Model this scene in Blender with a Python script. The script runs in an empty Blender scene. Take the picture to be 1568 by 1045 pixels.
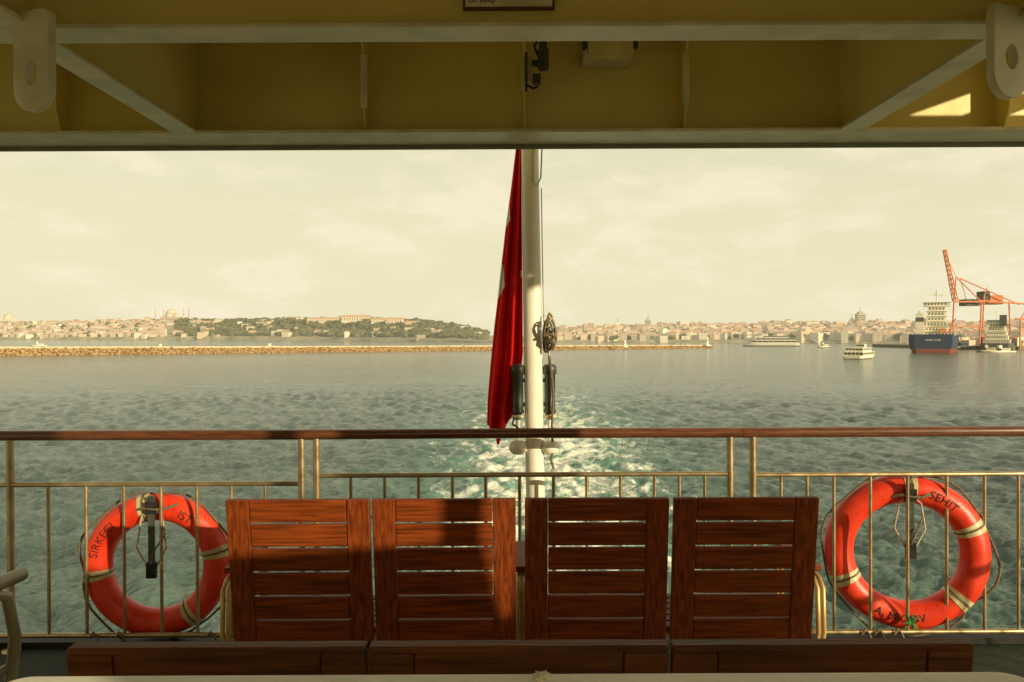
import bpy, bmesh, math, random
import numpy as np
from mathutils import Vector, Matrix, noise
random.seed(7); rng=np.random.default_rng(5)
F=1220.0; CZ=12.0; HY=514.0; DK=CZ-1.58   # eye height over water, deck level
def X(px,d): return (px-784.0)*d/F
def Z(py,d): return CZ-(py-HY)*d/F
scene=bpy.context.scene
scene.view_settings.view_transform='Standard'; scene.view_settings.look='None'; scene.view_settings.exposure=0; scene.view_settings.gamma=1
SHIP=[]

# ------------------------------------------------------------------ materials
def newmat(name):
    m=bpy.data.materials.new(name); m.use_nodes=True
    nt=m.node_tree; b=nt.nodes["Principled BSDF"]
    return m,nt,b
def pmat(name,c1,c2=None,scale=4.0,rough=0.5,metal=0.0,bump=0.0,bscale=40.0,stretch=(1,1,1),coat=0.0,contrast=(0.35,0.65),detail=6,rvar=0.12,spec=0.5):
    m,nt,b=newmat(name); N=nt.nodes; L=nt.links
    tc=N.new("ShaderNodeTexCoord"); mp=N.new("ShaderNodeMapping"); mp.inputs["Scale"].default_value=stretch
    L.new(tc.outputs["Object"],mp.inputs[0])
    n=N.new("ShaderNodeTexNoise"); n.inputs["Scale"].default_value=scale; n.inputs["Detail"].default_value=detail
    L.new(mp.outputs[0],n.inputs["Vector"])
    r=N.new("ShaderNodeValToRGB"); r.color_ramp.elements[0].position=contrast[0]; r.color_ramp.elements[1].position=contrast[1]
    r.color_ramp.elements[0].color=(*c1,1); r.color_ramp.elements[1].color=(*(c2 or c1),1)
    L.new(n.outputs["Fac"],r.inputs[0]); L.new(r.outputs[0],b.inputs["Base Color"])
    mr=N.new("ShaderNodeMapRange"); mr.inputs[3].default_value=max(0.02,rough-rvar); mr.inputs[4].default_value=min(1,rough+rvar)
    L.new(n.outputs["Fac"],mr.inputs[0]); L.new(mr.outputs[0],b.inputs["Roughness"])
    b.inputs["Metallic"].default_value=metal; b.inputs["Coat Weight"].default_value=coat
    b.inputs["Specular IOR Level"].default_value=spec
    if bump>0:
        n2=N.new("ShaderNodeTexNoise"); n2.inputs["Scale"].default_value=bscale; n2.inputs["Detail"].default_value=4
        L.new(mp.outputs[0],n2.inputs["Vector"])
        bp=N.new("ShaderNodeBump"); bp.inputs["Strength"].default_value=bump; bp.inputs["Distance"].default_value=0.01
        L.new(n2.outputs["Fac"],bp.inputs["Height"]); L.new(bp.outputs[0],b.inputs["Normal"])
    return m
cream=pmat("cream_paint",(0.74,0.61,0.19),(0.86,0.73,0.28),scale=1.6,rough=0.42,bump=0.3,bscale=7,rvar=0.08,detail=9)
flangep=pmat("flange_paint",(0.60,0.58,0.39),(0.78,0.75,0.55),scale=7,rough=0.4,bump=0.3,bscale=30,detail=9)
white=pmat("white_paint",(0.78,0.75,0.62),(0.86,0.83,0.71),scale=5,rough=0.35,bump=0.15,bscale=25)
wallp=pmat("wall_paint",(0.50,0.44,0.28),(0.56,0.50,0.33),scale=3,rough=0.5)
woodH=pmat("varnished_wood_h",(0.085,0.019,0.005),(0.33,0.068,0.010),scale=7,rough=0.5,stretch=(0.7,14,14),coat=0.03,bump=0.25,bscale=6,contrast=(0.3,0.75),spec=0.18)
woodV=pmat("varnished_wood_v",(0.085,0.019,0.005),(0.31,0.064,0.010),scale=7,rough=0.5,stretch=(14,14,0.7),coat=0.03,bump=0.25,bscale=6,contrast=(0.3,0.75),spec=0.18)
woodOld=pmat("weathered_wood",(0.070,0.024,0.008),(0.22,0.074,0.020),scale=3,rough=0.55,stretch=(1.2,22,22),bump=0.3,bscale=6,contrast=(0.3,0.75),spec=0.2)
railwood=pmat("handrail_brown",(0.085,0.030,0.014),(0.15,0.055,0.024),scale=6,rough=0.28,coat=0.25,stretch=(1,8,8))
steel=pmat("rail_steel",(0.36,0.28,0.15),(0.50,0.40,0.24),scale=12,rough=0.34,metal=0.75,bump=0.1)
brass=pmat("arm_metal",(0.50,0.33,0.11),(0.58,0.42,0.18),scale=12,rough=0.4,metal=0.4)
deckm=pmat("deck_paint",(0.38,0.34,0.21),(0.48,0.43,0.28),scale=6,rough=0.6,bump=0.3,bscale=60,spec=0.2)  # hidden deck area made pale to bounce sunlight up onto the beams
decke=pmat("deck_waterway",(0.020,0.026,0.018),(0.035,0.045,0.03),scale=6,rough=0.65,bump=0.3,bscale=60,spec=0.15)
hullm=pmat("hull_white",(0.6,0.58,0.5),(0.7,0.68,0.6),scale=1,rough=0.4)
black=pmat("black_rubber",(0.012,0.012,0.011),(0.03,0.03,0.028),scale=20,rough=0.6,spec=0.2)
dgrey=pmat("dark_grey_metal",(0.035,0.042,0.035),(0.07,0.08,0.065),scale=15,rough=0.4)
ringm=pmat("ring_orange",(0.62,0.030,0.010),(0.80,0.055,0.014),scale=9,rough=0.42,bump=0.2,bscale=30,detail=10)
tape=pmat("reflective_tape",(0.42,0.37,0.19),(0.60,0.54,0.32),scale=30,rough=0.4)
ropem=pmat("rope",(0.10,0.075,0.045),(0.22,0.17,0.10),scale=90,rough=0.9,bump=0.5,bscale=200)
ropel=pmat("rope_light",(0.42,0.36,0.24),(0.55,0.48,0.34),scale=90,rough=0.9,bump=0.5,bscale=200)
ink=pmat("black_letters",(0.02,0.012,0.01),(0.03,0.02,0.015),scale=20,rough=0.6)
green=pmat("green_cord",(0.02,0.16,0.03),(0.05,0.28,0.06),scale=30,rough=0.6)
glassm=pmat("frosted_lens",(0.66,0.58,0.26),(0.76,0.68,0.34),scale=10,rough=0.25)
redm=pmat("flag_red",(0.70,0.012,0.010),(0.80,0.018,0.013),scale=3,rough=0.8,bump=0.15,bscale=150,spec=0.15)
flagw=pmat("flag_white",(0.72,0.68,0.58),(0.8,0.76,0.66),scale=3,rough=0.8)
paper=pmat("paper",(0.70,0.62,0.45),(0.8,0.75,0.6),scale=20,rough=0.8)

# ------------------------------------------------------------------ mesh builder
class MB:
    def __init__(s): s.v=[];s.f=[];s.m=[];s.s=[];s.mats=[]
    def mi(s,mat):
        if mat not in s.mats: s.mats.append(mat)
        return s.mats.index(mat)
    def add(s,vs,fs,mat,smooth=False):
        o=len(s.v); s.v+= [tuple(v) for v in vs]; k=s.mi(mat)
        for f in fs: s.f.append([i+o for i in f]); s.m.append(k); s.s.append(smooth)
    def box(s,x0,x1,y0,y1,z0,z1,mat,M=None):
        vs=[Vector(p) for p in ((x0,y0,z0),(x1,y0,z0),(x1,y1,z0),(x0,y1,z0),(x0,y0,z1),(x1,y0,z1),(x1,y1,z1),(x0,y1,z1))]
        if M: vs=[M@v for v in vs]
        s.add(vs,[(0,3,2,1),(4,5,6,7),(0,1,5,4),(1,2,6,5),(2,3,7,6),(3,0,4,7)],mat)
    def prism(s,poly,axis,a,b,mat,M=None):
        def P(p,t):
            v={'x':Vector((t,p[0],p[1])),'y':Vector((p[0],t,p[1])),'z':Vector((p[0],p[1],t))}[axis]
            return M@v if M else v
        n=len(poly); vs=[P(p,a) for p in poly]+[P(p,b) for p in poly]
        fs=[list(range(n))[::-1],list(range(n,2*n))]+[(i,(i+1)%n,n+(i+1)%n,n+i) for i in range(n)]
        s.add(vs,fs,mat)
    def tube(s,pts,r,mat,n=10,closed=False,caps=True,M=None):
        pts=[Vector(p) for p in pts]
        if M: pts=[M@p for p in pts]
        k=len(pts); rs=r if isinstance(r,(list,tuple)) else [r]*k
        vs=[];up=None
        for i,p in enumerate(pts):
            if closed: t=(pts[(i+1)%k]-pts[i-1])
            else: t=pts[min(i+1,k-1)]-pts[max(i-1,0)]
            t.normalize()
            if up is None:
                up=Vector((0,0,1)) if abs(t.z)<0.9 else Vector((0,1,0))
            a=t.cross(up); 
            if a.length<1e-4: a=t.cross(Vector((1,0,0)))
            a.normalize(); b=a.cross(t).normalized(); up=b
            for j in range(n):
                an=2*math.pi*j/n
                vs.append(p+(a*math.cos(an)+b*math.sin(an))*rs[i])
        fs=[]
        for i in range(k if closed else k-1):
            for j in range(n):
                a0=i*n+j;a1=i*n+(j+1)%n;b0=((i+1)%k)*n+j;b1=((i+1)%k)*n+(j+1)%n
                fs.append((a0,a1,b1,b0))
        s.add(vs,fs,mat,True)
        if caps and not closed:
            s.add([vs[j] for j in range(n)],[list(range(n))],mat)
            s.add([vs[(k-1)*n+j] for j in range(n)],[list(range(n))[::-1]],mat)
    def lathe(s,c,prof,mat,n=20,M=None):
        vs=[]
        for r,z in prof:
            for j in range(n):
                a=2*math.pi*j/n; v=Vector((c[0]+r*math.cos(a),c[1]+r*math.sin(a),c[2]+z)); vs.append(M@v if M else v)
        fs=[]
        for i in range(len(prof)-1):
            for j in range(n): fs.append((i*n+j,i*n+(j+1)%n,(i+1)*n+(j+1)%n,(i+1)*n+j))
        s.add(vs,fs,mat,True)
    def torus_arc(s,c,R,r,a0,a1,mat,M,n=64,m=20):
        full=abs(a1-a0)>=2*math.pi-1e-4; k=n if full else n+1
        vs=[];fs=[]
        for i in range(k):
            a=a0+(a1-a0)*i/n
            for j in range(m):
                b=2*math.pi*j/m; q=R+r*math.cos(b)
                vs.append(M@Vector((c[0]+q*math.cos(a),c[1]+r*math.sin(b),c[2]+q*math.sin(a))))
        for i in range(n):
            for j in range(m):
                i2=(i+1)%k
                fs.append((i*m+j,i2*m+j,i2*m+(j+1)%m,i*m+(j+1)%m))
        s.add(vs,fs,mat,True)
    def build(s,name,bevel=0,ship=False,parent=None,seg=2):
        me=bpy.data.meshes.new(name); me.from_pydata(s.v,[],s.f); 
        for m in s.mats: me.materials.append(m)
        me.polygons.foreach_set("material_index",s.m); me.polygons.foreach_set("use_smooth",s.s)
        me.update()
        bm=bmesh.new(); bm.from_mesh(me); bmesh.ops.recalc_face_normals(bm,faces=bm.faces); bm.to_mesh(me); bm.free()
        o=bpy.data.objects.new(name,me); scene.collection.objects.link(o)
        if bevel>0:
            md=o.modifiers.new("bevel","BEVEL"); md.width=bevel; md.segments=seg; md.limit_method='ANGLE'; md.angle_limit=math.radians(50)
        if parent: o.parent=parent
        elif ship: SHIP.append(o)
        return o

# ------------------------------------------------------------------ world + sun
EL=math.radians(14); hx,hy=0.7,-0.714
S=Vector((hx*math.cos(EL),hy*math.cos(EL),math.sin(EL)))
w=bpy.data.worlds.new("World"); scene.world=w; w.use_nodes=True
nt=w.node_tree; N=nt.nodes; L=nt.links; N.clear()
out=N.new("ShaderNodeOutputWorld"); bg=N.new("ShaderNodeBackground"); bg.inputs[1].default_value=0.1
sky=N.new("ShaderNodeTexSky"); sky.sky_type='NISHITA'; sky.sun_disc=False; sky.sun_elevation=EL; sky.sun_rotation=math.atan2(hx,hy)
sky.air_density=1.0; sky.dust_density=3.0; sky.ozone_density=1.0
tint=N.new("ShaderNodeMix"); tint.data_type='RGBA'; tint.blend_type='MULTIPLY'; tint.inputs[0].default_value=1
tint.inputs[7].default_value=(1.5,1.25,0.75,1); L.new(sky.outputs[0],tint.inputs[6])
tc=N.new("ShaderNodeTexCoord"); sp=N.new("ShaderNodeSeparateXYZ"); L.new(tc.outputs["Generated"],sp.inputs[0])
hz=N.new("ShaderNodeMapRange"); hz.inputs[1].default_value=0.0; hz.inputs[2].default_value=0.8; hz.inputs[3].default_value=0.93; hz.inputs[4].default_value=0.45
L.new(sp.outputs[2],hz.inputs[0])
mix=N.new("ShaderNodeMix"); mix.data_type='RGBA'; L.new(hz.outputs[0],mix.inputs[0]); L.new(tint.outputs[2],mix.inputs[6]); mix.inputs[7].default_value=(9.1,8.5,5.7,1)
mp=N.new("ShaderNodeMapping"); mp.inputs["Scale"].default_value=(2.6,2.6,7.5); mp.inputs["Location"].default_value=(3.1,0.4,0.2); L.new(tc.outputs["Generated"],mp.inputs[0])
cn=N.new("ShaderNodeTexNoise"); cn.inputs["Scale"].default_value=2.6; cn.inputs["Detail"].default_value=12; cn.inputs["Roughness"].default_value=0.60; L.new(mp.outputs[0],cn.inputs["Vector"])
cr=N.new("ShaderNodeMapRange"); cr.inputs[1].default_value=0.46; cr.inputs[2].default_value=0.68; cr.inputs[3].default_value=0; cr.inputs[4].default_value=0.6; cr.interpolation_type='SMOOTHSTEP'
L.new(cn.outputs["Fac"],cr.inputs[0])
cm=N.new("ShaderNodeMix"); cm.data_type='RGBA'; L.new(cr.outputs[0],cm.inputs[0]); L.new(mix.outputs[2],cm.inputs[6]); cm.inputs[7].default_value=(10.0,9.0,6.9,1)
L.new(cm.outputs[2],bg.inputs[0]); L.new(bg.outputs[0],out.inputs[0])
sl=bpy.data.lights.new("sun","SUN"); sl.energy=5.0; sl.angle=math.radians(0.5); sl.color=(1.0,0.82,0.52)
so=bpy.data.objects.new("sun",sl); scene.collection.objects.link(so); so.rotation_euler=S.to_track_quat('Z','Y').to_euler(); so.location=(20,-20,40)

# ------------------------------------------------------------------ camera
cam=bpy.data.cameras.new("camera"); co=bpy.data.objects.new("camera",cam); scene.collection.objects.link(co); scene.camera=co
cam.lens=28.0; cam.sensor_width=36; cam.clip_start=0.05; cam.clip_end=60000
co.location=(0,0,CZ); co.rotation_euler=(math.radians(90-0.376),0,0)

# ------------------------------------------------------------------ water
def make_water():
    th=np.concatenate([np.linspace(-180,-48,45)[:-1],np.linspace(-48,48,900),np.linspace(48,180,45)[1:-1]])*math.pi/180
    pyv=np.concatenate([np.linspace(2500,640,60)[:-1],np.linspace(640,30,700)[:-1],np.linspace(30,0.5,60)])
    r=CZ*F/pyv
    T,R=np.meshgrid(th,r); x=R*np.sin(T); y=R*np.cos(T)
    dr=np.gradient(-r)[:,None]*np.ones_like(T); sp_=np.maximum(np.abs(dr),R*(96/900*math.pi/180))
    z=np.zeros_like(x)
    for i in range(150):
        lam=0.4*(5.0/0.4)**(rng.random()**0.95); ang=math.radians(205+rng.normal()*48)
        amp=0.0088*lam**0.85*(0.4+1.2*rng.random()); k=2*math.pi/lam
        wgt=np.clip(lam/(2.2*sp_)-0.3,0,1)
        wx=x+1.7*np.sin(y*0.11+i)+0.8*np.sin(x*0.23+2.1*i); wy=y+1.5*np.sin(x*0.09-1.3*i)
        ph=k*(wx*math.cos(ang)+wy*math.sin(ang))+rng.random()*6.28
        z+=amp*wgt*((1-2*np.abs(np.sin(ph/2)))*0.9 if i%2==0 else np.sin(ph))
    z*=1+0.35*np.sin(x*0.031+y*0.017)*np.sin(y*0.043-x*0.012+1.0)
    c=1.5+0.03*y
    half=10+0.095*y
    near=np.exp(-((x-c)/half)**2*1.4)
    wake=near*np.clip((y-4)/10,0,1)*np.clip(1.55-(y/210)**0.75,0,1)
    side=np.exp(-((np.abs(x-c)-(9+0.22*y))/(4.0+0.02*y))**2)*np.clip(1.05-y/80,0,1)*0.62
    wake=np.clip(np.maximum(wake,side),0,1)
    for i in range(40):
        lam=0.9*(4/0.9)**rng.random(); a=rng.random()*6.28; k=2*math.pi/lam
        z+=wake*0.016*lam*np.clip(lam/(2.6*sp_)-0.35,0,1)*np.sin(k*(x*math.cos(a)+y*math.sin(a))+rng.random()*6.28)
    nr,nc=x.shape
    co_=np.stack([x,y,z],-1).reshape(-1,3)
    a=np.arange(nr-1)[:,None]*nc+np.arange(nc)[None,:]; b=np.arange(nr-1)[:,None]*nc+(np.arange(nc)+1)[None,:]%nc
    q=np.stack([a,a+nc,b+nc,b],-1).reshape(-1,4)
    me=bpy.data.meshes.new("water"); me.vertices.add(len(co_)); me.vertices.foreach_set("co",co_.ravel().astype(np.float32))
    me.loops.add(q.size); me.loops.foreach_set("vertex_index",q.ravel().astype(np.int32))
    me.polygons.add(len(q)); me.polygons.foreach_set("loop_start",np.arange(0,q.size,4).astype(np.int32)); me.polygons.foreach_set("loop_total",np.full(len(q),4,np.int32))
    me.update(calc_edges=True); me.validate()
    me.polygons.foreach_set("use_smooth",np.ones(len(me.polygons),bool))
    at=me.attributes.new("wake","FLOAT","POINT"); at.data.foreach_set("value",wake.ravel().astype(np.float32))
    o=bpy.data.objects.new("water",me); scene.collection.objects.link(o)
    if me.polygons[1000].normal.z<0: me.flip_normals()
    m,nt,b=newmat("sea_water"); N=nt.nodes; L=nt.links
    ge=N.new("ShaderNodeNewGeometry")
    atn=N.new("ShaderNodeAttribute"); atn.attribute_name="wake"
    def nz(scale,detail=4,st=(1,1,1),rough=0.55,dist=0.0):
        mp=N.new("ShaderNodeMapping"); mp.inputs["Scale"].default_value=st; L.new(ge.outputs["Position"],mp.inputs[0])
        n=N.new("ShaderNodeTexNoise"); n.inputs["Scale"].default_value=scale; n.inputs["Detail"].default_value=detail; n.inputs["Roughness"].default_value=rough; n.inputs["Distortion"].default_value=dist
        L.new(mp.outputs[0],n.inputs["Vector"]); return n.outputs["Fac"]
    def mth(op,a,b_=None,c=None,clamp=False):
        n=N.new("ShaderNodeMath"); n.operation=op; n.use_clamp=clamp
        for i,v in enumerate((a,b_,c)):
            if v is None: continue
            if isinstance(v,(int,float)): n.inputs[i].default_value=v
            else: L.new(v,n.inputs[i])
        return n.outputs[0]
    # wind patches painted as lighter and darker streaks of water colour
    seaA=N.new("ShaderNodeMix"); seaA.data_type='RGBA'; seaA.inputs[6].default_value=(0.048,0.078,0.070,1); seaA.inputs[7].default_value=(0.112,0.160,0.138,1)
    pr=N.new("ShaderNodeMapRange"); pr.inputs[1].default_value=0.36; pr.inputs[2].default_value=0.64; L.new(nz(0.085,7,(0.35,1.2,1),0.7),pr.inputs[0]); L.new(pr.outputs[0],seaA.inputs[0])
    base=N.new("ShaderNodeMix"); base.data_type='RGBA'; L.new(seaA.outputs[2],base.inputs[6]); base.inputs[7].default_value=(0.15,0.33,0.255,1)
    big=nz(0.12,3)
    tq=mth('MULTIPLY',mth('POWER',atn.outputs["Fac"],1.7),mth('MULTIPLY_ADD',big,1.6,-0.1),clamp=True)
    L.new(tq,base.inputs[0])
    fo=nz(0.6,10,(0.8,0.42,1),0.72,0.4)
    thr=mth('MULTIPLY_ADD',atn.outputs["Fac"],-0.325,0.738)
    fm=N.new("ShaderNodeMapRange"); L.new(fo,fm.inputs[0]); L.new(thr,fm.inputs[1]); L.new(mth('ADD',thr,0.12),fm.inputs[2]); 
    fcol=N.new("ShaderNodeMix"); fcol.data_type='RGBA'; L.new(fm.outputs[0],fcol.inputs[0]); L.new(base.outputs[2],fcol.inputs[6]); fcol.inputs[7].default_value=(0.80,0.81,0.70,1)
    L.new(fcol.outputs[2],b.inputs["Base Color"])
    L.new(mth('MULTIPLY_ADD',fm.outputs[0],0.6,0.12),b.inputs["Roughness"])
    b.inputs["IOR"].default_value=1.333
    b1=N.new("ShaderNodeBump"); b1.inputs["Strength"].default_value=1.0; b1.inputs["Distance"].default_value=0.08
    L.new(nz(3.2,6,(0.8,1.2,1),0.62,0.3),b1.inputs["Height"])
    b2=N.new("ShaderNodeBump"); b2.inputs["Strength"].default_value=1.0; b2.inputs["Distance"].default_value=0.20
    L.new(nz(1.0,5,(0.8,1.4,1),0.62,0.5),b2.inputs["Height"]); L.new(b1.outputs[0],b2.inputs["Normal"])
    b3=N.new("ShaderNodeBump"); b3.inputs["Strength"].default_value=1.0; b3.inputs["Distance"].default_value=0.5
    L.new(nz(0.24,9,(0.5,1.2,1),0.70,0.6),b3.inputs["Height"]); L.new(b2.outputs[0],b3.inputs["Normal"])
    L.new(b3.outputs[0],b.inputs["Normal"])
    me.materials.append(m)
make_water()

# ------------------------------------------------------------------ ship: railing
d=4.0
def build_rail():
    g=MB(); zt=Z(664,d); 
    for a,b_ in ((-4.3,X(471,d)),(X(473,d),X(1144,d)),(X(1146,d),4.3)):
        g.tube([(a,d,zt),((a+b_)/2,d,zt+0.002),(b_,d,zt)],0.026,railwood,14)
    g.tube([(X(465,d),d,zt),(X(479,d),d,zt)],0.0275,railwood,14); g.tube([(X(1137,d),d,zt),(X(1153,d),d,zt)],0.0275,railwood,14)
    zl=Z(971,d)
    secs=[(-4.3,X(14,d),Z(739,d),[]),
          (X(14,d),X(461,d),Z(739,d),[72,130,188,245,300,353,405]),
          (X(484,d),X(1118,d),Z(727,d),[536,588,640,692,743,795,847,898,950,1002,1040,1079]),
          (X(1153,d),X(1602,d),Z(729,d),[1196,1236,1277,1333,1390,1450,1508,1560]),
          (X(1602,d),4.3,Z(729,d),[])]
    for a,b_,zm,bal in secs:
        g.tube([(a,d,zm),(b_,d,zm)],0.0125,steel,10)
        g.tube([(a,d,zl),(b_,d,zl)],0.013,steel,10)
        for p in bal: g.tube([(X(p,d),d,zm),(X(p,d),d,zl)],0.0088,steel,8)
    for p in (14,461,484,1118,1153,1602):
        x=X(p,d); g.tube([(x,d,DK),(x,d,zt-0.02)],0.0175,steel,12)
        g.lathe((x,d,DK),[(0.0,0.012),(0.045,0.012),(0.045,0.0)],steel,16)
        g.tube([(x,d,zm-0.02),(x,d,zm+0.02)],0.020,steel,12)
    for sx in (-1,1):
        g.tube([(sx*4.3,d,zt),(sx*4.3,-1,zt)],0.026,railwood,12); g.tube([(sx*4.3,d,zl),(sx*4.3,-1,zl)],0.013,steel,8)
        for i in range(24): g.tube([(sx*4.3,d-i*0.21,zl),(sx*4.3,d-i*0.21,zt)],0.009,steel,6)
        g.tube([(sx*4.3,d,DK),(sx*4.3,d,zt)],0.02,steel,10)
    g.build("stern_railing",ship=True)
build_rail()

g=MB(); g.box(-4.6,4.6,-6,3.5,DK-0.12,DK,deckm); g.box(-4.6,4.6,3.5,4.10,DK-0.12,DK+0.004,decke)
g.box(-4.6,4.6,4.03,4.11,DK+0.005,DK+0.035,black)
g.build("deck",0.0,True)
g=MB(); g.prism([(-4.55,-20),(4.55,-20),(4.55,2.5),(3.6,4.05),(-3.6,4.05),(-4.55,2.5)],'z',-1,DK-0.121,hullm); g.build("ferry_hull",0.03,True)

# ------------------------------------------------------------------ overhead structure
zb=CZ+0.950   # underside of flanges
zc=CZ+1.52
def build_over():
    g=MB()
    g.box(-4.2,4.2,3.72,3.97,zb,zb+0.016,flangep)
    g.box(-4.2,4.2,3.86,3.872,zb+0.016,zc,cream)
    g.box(-4.2,4.2,3.955,3.975,zb-0.022,zb-0.001,pmat("edge_dark",(0.16,0.17,0.10),(0.22,0.23,0.14),scale=6,rough=0.5))
    g.box(-4.2,4.2,2.45,2.58,zb,zb+0.014,flangep); g.box(-4.2,4.2,2.51,2.522,zb+0.014,zc,cream)
    g.box(-4.2,4.2,-0.1,0.05,zb,zb+0.014,flangep); g.box(-4.2,4.2,-0.03,-0.018,zb+0.014,zc,cream)
    for x in (-1.52,1.59):
        g.box(x-0.055,x+0.055,2.582,3.718,zb+0.001,zb+0.015,flangep); g.box(x-0.006,x+0.006,2.522,3.86,zb+0.015,zc,cream)
        g.box(x-0.055,x+0.055,0.052,2.448,zb+0.001,zb+0.015,flangep); g.box(x-0.006,x+0.006,0.0,2.51,zb+0.015,zc,cream)
    for px in (555,797,1040,1528,90,-120,1700):
        x=X(px+8,3.8)
        dpt=0.19 if px not in(797,) else 0.14
        poly=[(3.86,zb+0.016),(3.86-0.07,zb+0.016),(3.86-dpt*0.62,zb+0.12),(3.86-dpt*0.62,zc-0.2),(3.86-dpt*1.7,zc),(3.86,zc)]
        g.prism(poly,'x',x-0.005,x+0.005,cream)
        g.box(x-0.016,x+0.016,3.86-dpt*0.62-0.008,3.86-dpt*0.62-0.0005,zb+0.12,zc-0.2,flangep) if px in(555,1040) else None
    g.box(-4.2,3.25,-2.3,4.02,zc,zc+0.01,cream)
    for i in range(-7,7):
        x=i*0.55+0.2; g.box(x-0.004,x+0.004,-1.2,3.86,zc-0.08,zc,cream)
    g.build("overhead_deck_beams",0.003,True)
    for sx,px in ((-1,57),(1,1544)):
        h=MB(); dd=2.40; x=X(px,dd)
        ang=0.35*sx
        M=Matrix.Translation((x,dd,0))@Matrix.Rotation(ang,4,'Z')
        zt=Z(15,dd); zbm=Z(168 if sx<0 else 155,dd); r=0.072; zc0=zbm+r; hz_=Z(110 if sx<0 else 93,dd)
        m=48; hr=(0.024,0.036)
        def outer_at(a):
            c,s_=math.cos(a),math.sin(a)
            for t in np.linspace(0.001,0.6,1200):
                x_=t*c; z_=hz_+t*s_
                inside = abs(x_)<=r and z_<=zt and (z_>=zc0 or x_*x_+(z_-zc0)**2<=r*r)
                if not inside: return (x_,z_)
            return (x_,z_)
        O=[outer_at(2*math.pi*i/m) for i in range(m)]; H=[(hr[0]*math.cos(2*math.pi*i/m),hz_+hr[1]*math.sin(2*math.pi*i/m)) for i in range(m)]
        th=0.014
        vs=[M@Vector((p[0],-th,p[1])) for p in O]+[M@Vector((p[0],-th,p[1])) for p in H]+[M@Vector((p[0],th,p[1])) for p in O]+[M@Vector((p[0],th,p[1])) for p in H]
        fs=[]
        for i in range(m):
            j=(i+1)%m
            fs+=[(i,j,m+j,m+i),(2*m+i,3*m+i,3*m+j,2*m+j),(i,2*m+i,2*m+j,j),(m+i,m+j,3*m+j,3*m+i)]
        h.add(vs,fs,flangep)
        h.build("pad_eye",0.003,True)
build_over()

g=MB(); dd=3.66; x0,x1=X(898,dd),X(974,dd); z1,z0=Z(48,dd),Z(93,dd)
g.box(x0-0.0,x1+0.0,dd,dd+0.19,z0+0.03,z1+0.04,flangep); 
g.box(x0+0.012,x1-0.012,dd-0.035,dd-0.001,z0,z1,glassm)
g.box(x0-0.012,x0+0.006,dd-0.02,dd+0.02,z0+0.05,z1-0.02,dgrey); g.box(x1-0.006,x1+0.012,dd-0.02,dd+0.02,z0+0.05,z1-0.02,dgrey)
g.tube([(x0,dd+0.06,z1-0.01),(x0-0.04,dd,z1-0.035),(x0-0.08,dd,z1-0.012),(x0-0.14,dd+0.02,z1+0.03)],0.006,black,6)
g.build("bulkhead_lamp",0.006,True)
g=MB(); dd=3.62
xx=X(834,dd)
g.lathe((xx,dd,Z(108,dd)),[(0.0,0),(0.022,0),(0.026,0.01),(0.026,0.09),(0.019,0.10),(0.019,0.125),(0.0,0.13)],dgrey,18)
g.box(X(800,dd),X(817,dd),dd+0.02,dd+0.17,Z(122,dd),Z(86,dd),flangep)
g.box(X(817,dd),X(828,dd),dd+0.0,dd+0.03,Z(100,dd),Z(92,dd),dgrey)
g.box(X(806,dd),X(810,dd),dd+0.0,dd+0.019,Z(140,dd),Z(80,dd),dgrey)
g.box(X(818,dd),X(830,dd),dd-0.01,dd+0.03,Z(128,dd),Z(114,dd),dgrey)
g.tube([(X(826,dd),dd,Z(86,dd)),(X(820,dd),dd-0.02,Z(74,dd)),(X(828,dd),dd,Z(60,dd)),(X(812,dd),dd+0.05,Z(48,dd))],0.006,black,6)
g.tube([(X(808,dd),dd,Z(130,dd)),(X(818,dd),dd,Z(136,dd)),(X(826,dd),dd,Z(133,dd))],0.006,black,6)
g.build("surveillance_camera",0.002,True)
def text_mesh(s,size,ext=0.0):
    cu=bpy.data.curves.new("t",'FONT'); cu.body=s; cu.size=size; cu.align_x='CENTER'; cu.align_y='CENTER'
    o=bpy.data.objects.new("t",cu); scene.collection.objects.link(o); bpy.context.view_layer.update()
    me=bpy.data.meshes.new_from_object(o.evaluated_get(bpy.context.evaluated_depsgraph_get()))
    vs=[v.co.copy() for v in me.vertices]; fs=[list(p.vertices) for p in me.polygons]
    bpy.data.objects.remove(o); return vs,fs
g=MB(); dd=2.50
g.box(X(716,dd),X(848,dd),dd-0.012,dd+0.004,Z(13,dd),Z(-40,dd),flangep)
g.box(X(712,dd),X(852,dd),dd-0.008,dd+0.008,Z(16,dd),Z(-44,dd),pmat("sign_frame",(0.12,0.04,0.02),rough=0.5))
for s_,cx_,cy_,sz in (("YOLCU CIKISI",780,-16,0.03),("can yelegi",741,4,0.022),):
    vs,fs=text_mesh(s_,sz); g.add([(X(cx_,dd)+v.x,dd-0.0145,Z(cy_,dd)+v.y) for v in vs],fs,ink)
g.build("notice_sign",0,True)

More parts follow.
